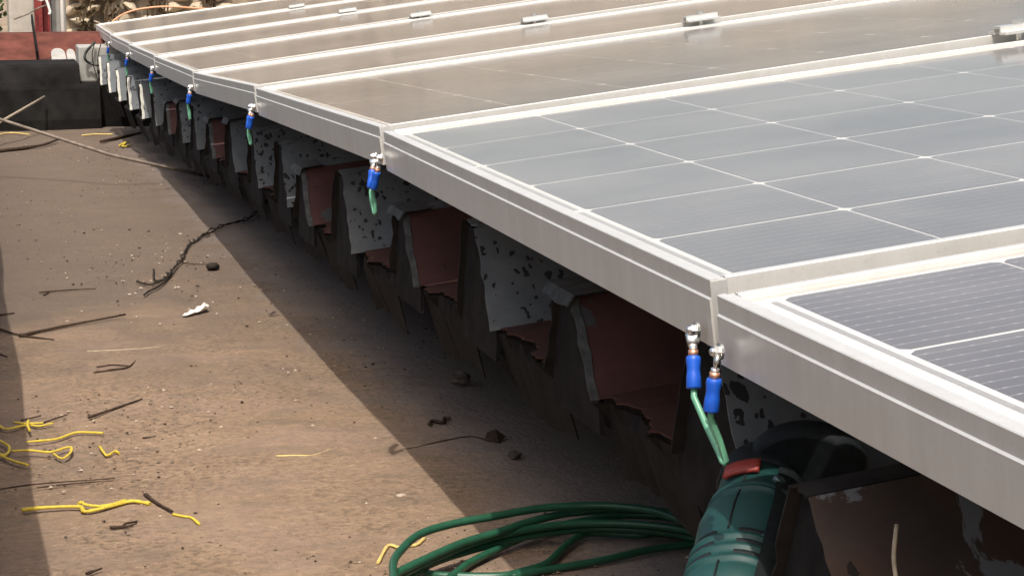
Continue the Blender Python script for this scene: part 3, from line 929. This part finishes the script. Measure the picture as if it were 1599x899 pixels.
# seam between the two half shells, vent slots, screws, rubber side grip, handle
for pl in ([(-.083, .0002, .0282), (-.074, .0002, .0309), (-.054, .0002, .0313)], [(-.006, .0002, .0303), (.012, .0002, .0313), (.030, .0002, .0315), (.045, .0002, .0303), (.054, .0002, .0288)], [(.069, .0002, .0276), (.085, .0002, .0272), (.099, .0002, .0272)]):
    mb = MB(); mb.tube(pl, .0008, 5); mb.build('shell_seam', M['drillblack'], D)
for i in range(3):
    x = -.052 + i * .0155 + .0115
    for a0_, a1_ in ((28, 80), (100, 150)):
        mb = MB(); lathe(mb, [(x - .0026, .0303, .0303, 0), (x - .0022, .0308, .0308, 0), (x + .0022, .0308, .0308, 0), (x + .0026, .0303, .0303, 0)], 12, a0=rad(a0_), a1=rad(a1_)); mb.build('vent_slot', M['drillblack'], D)
mb = MB()
lathe(mb, [(-.082, .0300, .0300, 0), (-.074, .0325, .0325, 0), (-.044, .0334, .0332, 0), (.0, .0325, .0325, 0), (.04, .0328, .0322, 0), (.06, .0312, .0312, 0), (.085, .0285, .0285, 0), (.099, .0282, .0282, 0)], 14, a0=rad(-80), a1=rad(50))
# (local +y points to the left of the drill axis seen from behind; the rubber side is mirrored to the right)
for i in range(len(mb.v)):
    x, y, z_ = mb.v[i]; mb.v[i] = (x, -y, z_)
mb.build('side_grip', M['drillblack'], D)
for x, a in ((.075, 46), (.060, 36), (-.012, 44)):
    mb = MB(); r_ = .0300
    c0 = Vector((x, -r_ * math.cos(rad(a)), r_ * math.sin(rad(a)))); nn = Vector((0, -math.cos(rad(a)), math.sin(rad(a))))
    mb.tube([c0 - nn * .003, c0 + nn * .0022, c0 + nn * .003], [.0046, .0044, .0032], 10); mb.build('screw', M['screw'], D)
mb = MB()
hs = []
for i, (h, ra, rb, xo) in enumerate(((-.018, .026, .019, .012), (-.045, .021, .017, .004), (-.080, .020, .0165, -.006), (-.120, .021, .017, -.014), (-.150, .024, .019, -.018), (-.162, .022, .017, -.018))):
    hs.append([(xo + ra * math.copysign(abs(math.cos(2 * math.pi * k / 20)) ** .8, math.cos(2 * math.pi * k / 20)), rb * math.copysign(abs(math.sin(2 * math.pi * k / 20)) ** .8, math.sin(2 * math.pi * k / 20)), h) for k in range(20)])
vs_ = sum(hs, []); mb.add(vs_, [(i * 20 + k, (i + 1) * 20 + k, (i + 1) * 20 + (k + 1) % 20, i * 20 + (k + 1) % 20) for i in range(5) for k in range(20)] + [tuple(100 + k for k in range(20))[::-1]], 0, True)
mb.build('handle', M['drillblack'], D)
mb = MB(); mb.box(.024, .036, -.007, .007, -.062, -.030); bevel(mb.build('trigger', M['drillblack'], D), .003)
mb = MB(); mb.tube([(-.022, 0, -.160), (-.024, 0, -.185), (-.026, 0, -.212)], [.008, .0065, .005], 10); mb.tube(spline([(-.026, 0, -.212), (-.03, 0, -.236), (-.06, .01, -.243), (-.12, .03, -.243), (-.2, .04, -.243)]), .0042, 8); mb.build('power_cord', M['drillblack'], D)

# ------------------------------------------------------------------ things lying in the gutter
TW = {'t1': [[(-0.378, 1.416), (-0.370, 1.385), (-0.363, 1.365), (-0.338, 1.379), (-0.325, 1.368), (-0.307, 1.377)], [(-0.354, 1.391), (-0.340, 1.38), (-0.320, 1.377)], [(-0.337, 1.389), (-0.338, 1.365), (-0.338, 1.333)]],
      't2': [[(-0.342, 1.287), (-0.322, 1.291), (-0.306, 1.298), (-0.284, 1.321), (-0.268, 1.319), (-0.254, 1.308)]],
      't3': [[(-0.376, 1.311), (-0.369, 1.295), (-0.364, 1.274), (-0.364, 1.251), (-0.369, 1.230), (-0.377, 1.239)], [(-0.362, 1.241), (-0.339, 1.234), (-0.320, 1.222), (-0.302, 1.239), (-0.295, 1.237), (-0.299, 1.209), (-0.308, 1.190), (-0.315, 1.214)]],
      't4': [[(-0.379, 1.243), (-0.374, 1.232), (-0.360, 1.201), (-0.345, 1.174)]],
      't5': [[(-0.262, 1.244), (-0.257, 1.197), (-0.249, 1.211), (-0.243, 1.203)]],
      't6': [[(-0.360, 0.979), (-0.337, 0.981), (-0.302, 0.975), (-0.299, 0.958), (-0.284, 0.962), (-0.258, 0.982), (-0.246, 0.981), (-0.231, 0.969)], [(-0.303, 0.983), (-0.3, 0.987), (-0.296, 0.978), (-0.286, 0.970), (-0.272, 0.971), (-0.255, 0.987)]],
      't7': [[(-0.214, 0.923), (-0.203, 0.913), (-0.197, 0.906), (-0.193, 0.880)]],
      't8': [[(-0.074, 1.138), (-0.054, 1.134), (-0.032, 1.131), (-0.011, 1.153)]],
      't9': [[(-0.048, 0.702), (-0.031, 0.751), (-0.026, 0.754), (-0.02, 0.746), (-0.006, 0.748), (0.001, 0.753), (0.011, 0.768)]],
      't10': [[(-0.269, 5.786), (-0.214, 5.859), (-0.157, 5.775)]],
      't11': [[(0.008, 5.678), (0.055, 5.705), (0.108, 5.688)]],
      't12': [[(0.094, 5.252), (0.125, 5.376), (0.101, 5.217), (0.126, 5.256)]]}
ST = {'w1': [(-0.325, 1.992), (-0.276, 2.034), (-0.157, 2.134)],
      'w1b': [(-0.358, 2.076), (-0.351, 2.056), (-0.322, 1.997), (-0.279, 1.946)],
      'w2': [(-0.353, 2.187), (-0.325, 2.210)],
      'w3': [(-0.361, 1.866), (-0.350, 1.828)],
      'w4': [(-0.276, 2.402), (-0.230, 2.416), (-0.181, 2.423)],
      'w5': [(-0.235, 1.838), (-0.187, 1.834), (-0.145, 1.842), (-0.127, 1.842)],
      'w6': [(-0.238, 1.676), (-0.213, 1.687), (-0.190, 1.698), (-0.174, 1.746)],
      'w7': [(-0.265, 1.397), (-0.228, 1.447), (-0.190, 1.491)],
      'w8': [(-0.343, 1.406), (-0.321, 1.429)],
      'w8b': [(-0.320, 1.388), (-0.290, 1.423)],
      'w9': [(-0.382, 1.078), (-0.338, 1.084), (-0.258, 1.089)],
      'w9b': [(-0.342, 1.077), (-0.298, 1.081), (-0.260, 1.081)],
      'w10': [(-0.233, 1.007), (-0.224, 0.970), (-0.214, 0.928)],
      'w11': [(-0.279, 0.889), (-0.263, 0.894), (-0.251, 0.902)],
      'w12': [(-0.209, 1.278), (-0.195, 1.281)],
      'w13': [(-0.311, 0.744), (-0.297, 0.758)],
      'w14': [(0.047, 1.12), (0.088, 1.140), (0.123, 1.162), (0.161, 1.175), (0.177, 1.146)],
      'w15': [(-0.003, 2.692), (0.016, 2.661), (0.043, 2.661)],
      'w16': [(-0.223, 1.845), (-0.205, 1.844)],
      'w17': [(-0.277, 5.115), (-0.149, 5.275), (-0.079, 5.492)],
      'w18': [(0.047, 5.377), (0.199, 5.685)]}
COIL = {'a': [(-0.0732, 0.522, -0.3425), (-0.0661, 0.5545, -0.343), (-0.0576, 0.5938, -0.3435), (-0.0441, 0.6268, -0.344), (-0.0164, 0.6729, -0.3446), (0.0205, 0.6986, -0.345), (0.0674, 0.7142, -0.3452), (0.1198, 0.729, -0.3454), (0.1737, 0.722, -0.3453), (0.2131, 0.6928, -0.3449), (0.2293, 0.6539, -0.3444), (0.2416, 0.6254, -0.344), (0.2522, 0.594, -0.3435)],
        'b': [(-0.0723, 0.5546, -0.353), (-0.0561, 0.5916, -0.3535), (-0.0176, 0.6314, -0.354), (0.0242, 0.6692, -0.3546), (0.064, 0.6936, -0.3549), (0.0979, 0.717, -0.3552), (0.1359, 0.7359, -0.3555), (0.1704, 0.7407, -0.3556), (0.2001, 0.7372, -0.3555), (0.2347, 0.72, -0.3553), (0.2674, 0.6799, -0.3547), (0.2808, 0.6423, -0.3542)], 'c': [(-0.0643, 0.5826, -0.3584), (-0.0495, 0.6029, -0.3587), (-0.0078, 0.6458, -0.3592), (0.0336, 0.6802, -0.3597), (0.076, 0.7042, -0.3601), (0.1282, 0.7181, -0.3603), (0.1755, 0.7127, -0.3602), (0.2133, 0.6931, -0.3599), (0.2396, 0.6686, -0.3596), (0.2466, 0.65, -0.3593), (0.259, 0.6221, -0.3589)], 'd': [(-0.0506, 0.5981, -0.3666), (-0.0366, 0.6232, -0.3669), (-0.0128, 0.6523, -0.3673), (0.0195, 0.6772, -0.3677), (0.0718, 0.7056, -0.3681), (0.1175, 0.721, -0.3683), (0.1651, 0.7239, -0.3683), (0.2067, 0.7074, -0.3681), (0.2347, 0.6866, -0.3678), (0.2552, 0.6599, -0.3674)], 'e': [(-0.0199, 0.5953, -0.3705), (0.0022, 0.6252, -0.371), (0.0287, 0.6614, -0.3715), (0.0651, 0.6976, -0.372), (0.0956, 0.7253, -0.3724), (0.1393, 0.7547, -0.3728), (0.2057, 0.7747, -0.373), (0.2455, 0.763, -0.3729), (0.2661, 0.7392, -0.3725), (0.284, 0.7036, -0.3721)], 'f': [(-0.0217, 0.6604, -0.3734), (-0.0076, 0.6378, -0.3731), (0.0439, 0.6198, -0.3729), (0.0676, 0.6268, -0.373), (0.094, 0.6416, -0.3732), (0.1085, 0.6604, -0.3734), (0.1344, 0.7005, -0.374), (0.1623, 0.7296, -0.3744), (0.1881, 0.7221, -0.3743), (0.2083, 0.7119, -0.3742), (0.2312, 0.7094, -0.3741), (0.2577, 0.6849, -0.3738)], 'g': [(0.0548, 0.6199, -0.3739), (0.102, 0.6313, -0.374), (0.1506, 0.6437, -0.3742), (0.2032, 0.6637, -0.3745), (0.24, 0.669, -0.3746), (0.2682, 0.6689, -0.3746)]}
WIRE = [[(0.337, 3.739), (0.291, 3.588), (0.226, 3.354), (0.183, 3.250), (0.132, 3.176), (0.084, 3.062), (0.062, 2.988), (0.038, 2.926), (0.012, 2.794), (-0.008, 2.694), (-0.031, 2.592), (-0.054, 2.504), (-0.071, 2.486), (-0.074, 2.510), (-0.063, 2.627)],
        [(0.014, 2.811), (-0.006, 2.702), (-0.036, 2.570), (-0.071, 2.433), (-0.096, 2.375), (-0.108, 2.336)],
        [(-0.106, 2.489), (-0.086, 2.446), (-0.057, 2.497)]]


def lay(pl, r, lift=0.0, wob=.0, seed=0):
    rr = random.Random(seed)
    return [(x + rr.uniform(-wob, wob), y + rr.uniform(-wob, wob), floor_z(y) + r + lift + rr.uniform(0, wob)) for x, y in pl]


tl = {'t1': 'tangled bundle of yellow twine at the left edge, topmost of the cluster', 't2': 'straight length of yellow twine below the tangled bundle at left', 't3': 'yellow twine with an open loop at its right end near the left edge',
      't4': 'short yellow twine end slanting at the left edge below the looped one', 't5': 'small bent yellow twine scrap right of the looped piece', 't6': 'long knotted yellow twine in the lower left',
      't7': 'short yellow twine tail at the tip of the dark twig, lower left', 't8': 'single straight yellow twine lying alone near the middle', 't9': 'yellow twine scrap under the green cable coil',
      't10': 'faint yellow twine at the far left by the black step', 't11': 'faint yellow twine lying before the far end wall', 't12': 'small yellow twine tangle near the far rod'}
for i, (k, pls) in enumerate(TW.items()):
    mb = MB()
    far_ = k in ('t10', 't11', 't12')
    for q, pl in enumerate(pls):
        r = .0018 if not far_ else .0032
        if k == 't8': r = .0017
        if k == 't6': r = .0026 if q == 0 else .0020
        pts = spline(lay(pl, r, .0006 + q * .002, .0012, i), 6)
        rr = random.Random(90 + i)
        mb.tube(pts, [r * rr.uniform(.8, 1.15) for _ in pts], 7, 0, .75)
    tag(mb.build('twine', M['fadedtwine'] if k in ('t8', 't10', 't11', 't9') else M['twine']), tl[k],
      'twine', 'yellow twine scraps on the floor')

sl_ = {'w1': ('long straight dark stick at left', .0030), 'w1b': ('thin curved dark twig under the long stick at left', .0022), 'w2': ('dark twig tip at the left edge above the long stick', .002), 'w3': ('dark twig tip at the left edge below the long stick', .002),
       'w4': ('faint forked twig left of the twisted wire', .0016), 'w5': ('thin nearly level twig left of centre, above the curled one', .0014), 'w6': ('short curled dark twig left of centre', .0021), 'w7': ('slanting brown twig above the yellow twine cluster', .0018),
       'w8': ('short dark twig just above the twine bundle at left', .0013), 'w8b': ('short brown twig right above the twine bundle', .0013), 'w9': ('long thin level twig between the twine groups at lower left', .0011), 'w9b': ('thin twig doubled beside the long level one', .0008),
       'w10': ('dark blade like twig touching the long knotted twine', .0024), 'w11': ('short forked twig below the knotted twine', .0016), 'w12': ('tiny twig right of the bent twine scrap', .0010), 'w13': ('short twig at the bottom edge, lower left', .0016),
       'w14': ('thin wire like twig in the shade near the dry leaf', .0010), 'w15': ('thin twig leading to the dark seed pod', .0012), 'w16': ('tiny pale twig on the level twig', .0008), 'w17': ('dark twig at the far left before the black step', .006), 'w18': ('dark twig near the foot of the farthest ribs', .006)}
for i, (k, pl) in enumerate(ST.items()):
    lb, r = sl_[k]
    mb = MB()
    pts = spline(lay(pl, r, .0004 if k == 'w14' else .0008, .0004 if k == 'w14' else .002, 300 + i), 5)
    mb.tube(pts, [r * (1 - .55 * j / len(pts)) * random.Random(i * 99 + j).uniform(.85, 1.2) for j in range(len(pts))], 7)
    if k == 'w4':
        y = 2.405; mb.tube([(-.262, y, floor_z(y) + .002), (-.272, y - .03, floor_z(y) + .004)], .0012, 5)
    if k == 'w6':
        mb.tube(spline(lay([(-.232, 1.71), (-.21, 1.72), (-.188, 1.705)], .001, .004)), .0010, 5)
    if k == 'w11':
        mb.tube(lay([(-.268, .892), (-.262, .908), (-.250, .912)], .001, .001), .001, 5)
    tag(mb.build('twig', M['twig'] if k not in ('w5', 'w16') else M['palestick']), lb + ' on the dusty floor', 'twig', 'twigs on the dusty floor')

# the long rod slanting across the far part of the gutter
mb = MB(); mb.tube([(.263, 4.16, floor_z(4.16) + .004), (.229 - .25, 4.10, -.347), (-.283, 4.3, -.268), (-.42, 4.38, -.235)], .0042, 8)
tag(mb.build('long_rod', M['rod']), 'long thin rod slanting across the far gutter up to the left', 'rod')
mb = MB(); mb.tube([(-.30, 5.3, -.385), (-.20, 5.6, -.360), (-.093, 5.985, -.340)], .0045, 7)
tag(mb.build('leaning_stick', M['palestick']), 'pale stick leaning on the black end step at far left', 'stick')

# twisted tie wire
mb = MB()
main = spline(lay(WIRE[0][:12], .004), 14)
for ph in (0, math.pi):
    pts = []
    for i, p in enumerate(main):
        t_ = (main[min(i + 1, len(main) - 1)] - main[max(i - 1, 0)]).normalized()
        a = t_.cross(Vector((0, 0, 1))).normalized()
        w_ = i * .40 + .9 * math.sin(i * .13) + ph
        am = .0024 * (1 + .7 * math.sin(i * .21 + 1))
        pts.append(p + a * math.cos(w_) * am + Vector((0, 0, math.sin(w_) * am + .003)))
    mb.tube(pts, .0015, 6)
mb.tube(spline(lay(WIRE[0][11:], .002)), .0019, 6)
mb.tube(spline(lay(WIRE[1][2:], .002)), .0018, 6)
mb.tube(spline(lay(WIRE[2], .002)), .0016, 6)
tag(mb.build('twisted_wire', M['wiredark']), 'twisted dark tie wire curling out of the shade onto the lit floor', 'wire')

# small finds
mb = MB(); mb.blob((.0415, 2.603, floor_z(2.6) + .006), (.013, .012, .0075), 4, 2, 0, .12); tag(mb.build('seed_pod', M['wiredark']), 'dark seed pod beside the twisted wire', 'seed pod')
mb = MB()
rr = random.Random(8)
gx, gy = 9, 6
vv_ = []
for j in range(gy):
    for i in range(gx):
        u = i / (gx - 1); w_ = (j / (gy - 1) - .5) * (.006 + .030 * u)
        vv_.append((-.068 + .046 * u + rr.uniform(-.002, .002), 2.11 + .06 * u + w_ + rr.uniform(-.003, .003), floor_z(2.13) + .002 + rr.uniform(0, .008) * (.2 + u)))
mb.add(vv_, [(j * gx + i, j * gx + i + 1, (j + 1) * gx + i + 1, (j + 1) * gx + i) for j in range(gy - 1) for i in range(gx - 1)])
o = tag(mb.build('plastic_scrap', M['scrap']), 'crumpled white plastic scrap on the lit floor', 'scrap'); s_ = o.modifiers.new('t', 'SOLIDIFY'); s_.thickness = .0008
mb = MB(); mb.blob((.226, 1.475, floor_z(1.47) + .009), (.014, .011, .009), 14, 2, 0, .25, False); tag(mb.build('mortar_clod', M['clod']), 'pale lump of mortar in the shade under the panels', 'clod')
mb = MB(); mb.blob((.1851, 1.063, floor_z(1.06) + .004), (.008, .006, .005), 15, 2, 0, .25, False); tag(mb.build('mortar_crumb', M['clod']), 'small pale crumb in the shade below the dry leaf', 'clod')
mb = MB(); y = 1.15; z = floor_z(y)
mb.add([(.172, y, z + .002), (.186, y - .012, z + .001), (.199, y + .004, z + .004), (.187, y + .006, z + .013), (.178, y + .012, z + .008), (.192, y + .012, z + .006)], [(0, 1, 3), (1, 2, 3), (3, 4, 0), (2, 5, 3), (5, 4, 3), (0, 4, 5, 2, 1)])
tag(mb.build('dry_leaf', M['twig']), 'curled dark dry leaf standing in the shade', 'leaf')
mb = MB(); mb.tube(spline(lay([(.128, 1.245), (.136, 1.262), (.147, 1.252), (.153, 1.272), (.160, 1.268)], .002, .001)), .0022, 6); tag(mb.build('curled_bark', M['twig']), 'small curled dark bark strip in the shade', 'bark')
mb = MB(); mb.blob((.0235, .934, floor_z(.93) + .002), (.006, .005, .0022), 17, 1, 0, .2, False); tag(mb.build('pale_flake', M['paleflake']), 'pale flake on the lit floor above the cable coil', 'flake')

# uncountable grit
mb = MB()
rr = random.Random(77)
octv = [(1, 0, 0), (-1, 0, 0), (0, 1, 0), (0, -1, 0), (0, 0, 1), (0, 0, -1)]
octf = [(0, 2, 4), (2, 1, 4), (1, 3, 4), (3, 0, 4), (2, 0, 5), (1, 2, 5), (3, 1, 5), (0, 3, 5)]
for i in range(12000):
    y = .35 + 5.5 * rr.random() ** 1.7; x = rr.uniform(-.40, .33)
    if math.sin(x * 8 + y * 3) + math.sin(y * 5.1 - x * 4) < rr.uniform(-.9, 1.9): continue
    s_ = .0006 + .0019 * rr.random() ** 4
    a = rr.uniform(0, 6.28)
    vs_ = []
    for q in octv:
        k_ = rr.uniform(.7, 1.3) * s_
        vs_.append((x + (q[0] * math.cos(a) - q[1] * math.sin(a)) * k_ * 1.3, y + (q[0] * math.sin(a) + q[1] * math.cos(a)) * k_, floor_z(y) + .0012 + s_ * .4 + q[2] * k_ * .7))
    c_ = rr.random()
    mb.add(vs_, octf, 0 if c_ < .62 else (1 if c_ < .90 else 2))
for i in range(170):                     # pale crumbs swept together by the wire and along the middle
    cx, cy, sx_, sy_ = rr.choice(((-.06, 2.45, .04, .10), (.0, 2.75, .05, .12), (-.10, 2.0, .1, .3), (-.2, 1.2, .1, .15), (-.05, 1.6, .1, .3), (-.12, .9, .12, .12), (.0, 3.3, .1, .5)))
    x = rr.gauss(cx, sx_); y = rr.gauss(cy, sy_)
    if not -.39 < x < .3: continue
    s_ = rr.uniform(.0006, .0026) * (.6 + .25 * y)
    mb.add([(x + q[0] * s_ * rr.uniform(.8, 1.8), y + q[1] * s_ * rr.uniform(.8, 1.8), floor_z(y) + .0014 + q[2] * s_ * .6) for q in octv], octf, 2 if rr.random() < .6 else 1)
tag(mb.build('floor_grit', [M['grit'], M['twig'], M['paleflake']]), 'fine grit and crumbs strewn over the gutter floor', 'grit', kind='stuff')

# ------------------------------------------------------------------ coil of green earth cable: one cable, wound round and round
C_ = {k: [Vector(p) for p in v] for k, v in COIL.items()}
path = list(C_['g'])[::-1]                       # tail comes out of the shade
path = list(C_['f'])[::-1] + []
seq = []
order = ['a', 'c', 'b', 'd', 'e']
for i, k in enumerate(order):
    strand = C_[k]
    seq += strand if i % 2 == 0 else strand[::-1]
    if i + 1 < len(order):
        nxt = C_[order[i + 1]]
        if i % 2 == 0:       # right hand turn, behind the drill
            a, b = strand[-1], nxt[-1]
            seq.append((a + b) / 2 + Vector((.022, -.014, -.004)))
        else:                # left hand turn, below the picture
            a, b = strand[0], nxt[0]
            seq.append((a + b) / 2 + Vector((-.012, -.022, -.004)))
zmin = [Vector((p.x, p.y, max(p.z, floor_z(p.y) + .005))) for p in seq]
E = empty('cable_coil', Matrix.Translation((.1, .66, floor_z(.66)))); tag(E, 'loose coil of green insulated cable half in sun beside the power tool', 'cable coil')
bpy.context.view_layer.update()
mb = MB(); mb.tube(spline(zmin, 8), .0038, 10); sub(mb.build('wound_cable', M['cable']), E)
mb = MB(); mb.tube(spline([Vector((p.x, p.y, max(p.z, floor_z(p.y) + .005))) for p in C_['f']], 8), .0038, 10); sub(mb.build('loose_end', M['cable']), E)
mb = MB(); mb.tube(spline([Vector((p.x, p.y, max(p.z, floor_z(p.y) + .005))) for p in C_['g']], 8), .0036, 10); sub(mb.build('loose_end', M['cable']), E)

# pale straw caught on the rusty sheet beside the drill
mb = MB(); mb.tube(spline([(.0223, -.2036, -.1185), (.024, -.196, -.107), (.030, -.186, -.094)]), .0012, 6)
tag(mb.build('straw', M['palestick']), 'pale straw sticking up before the rusty sheet right of the power tool', 'straw')
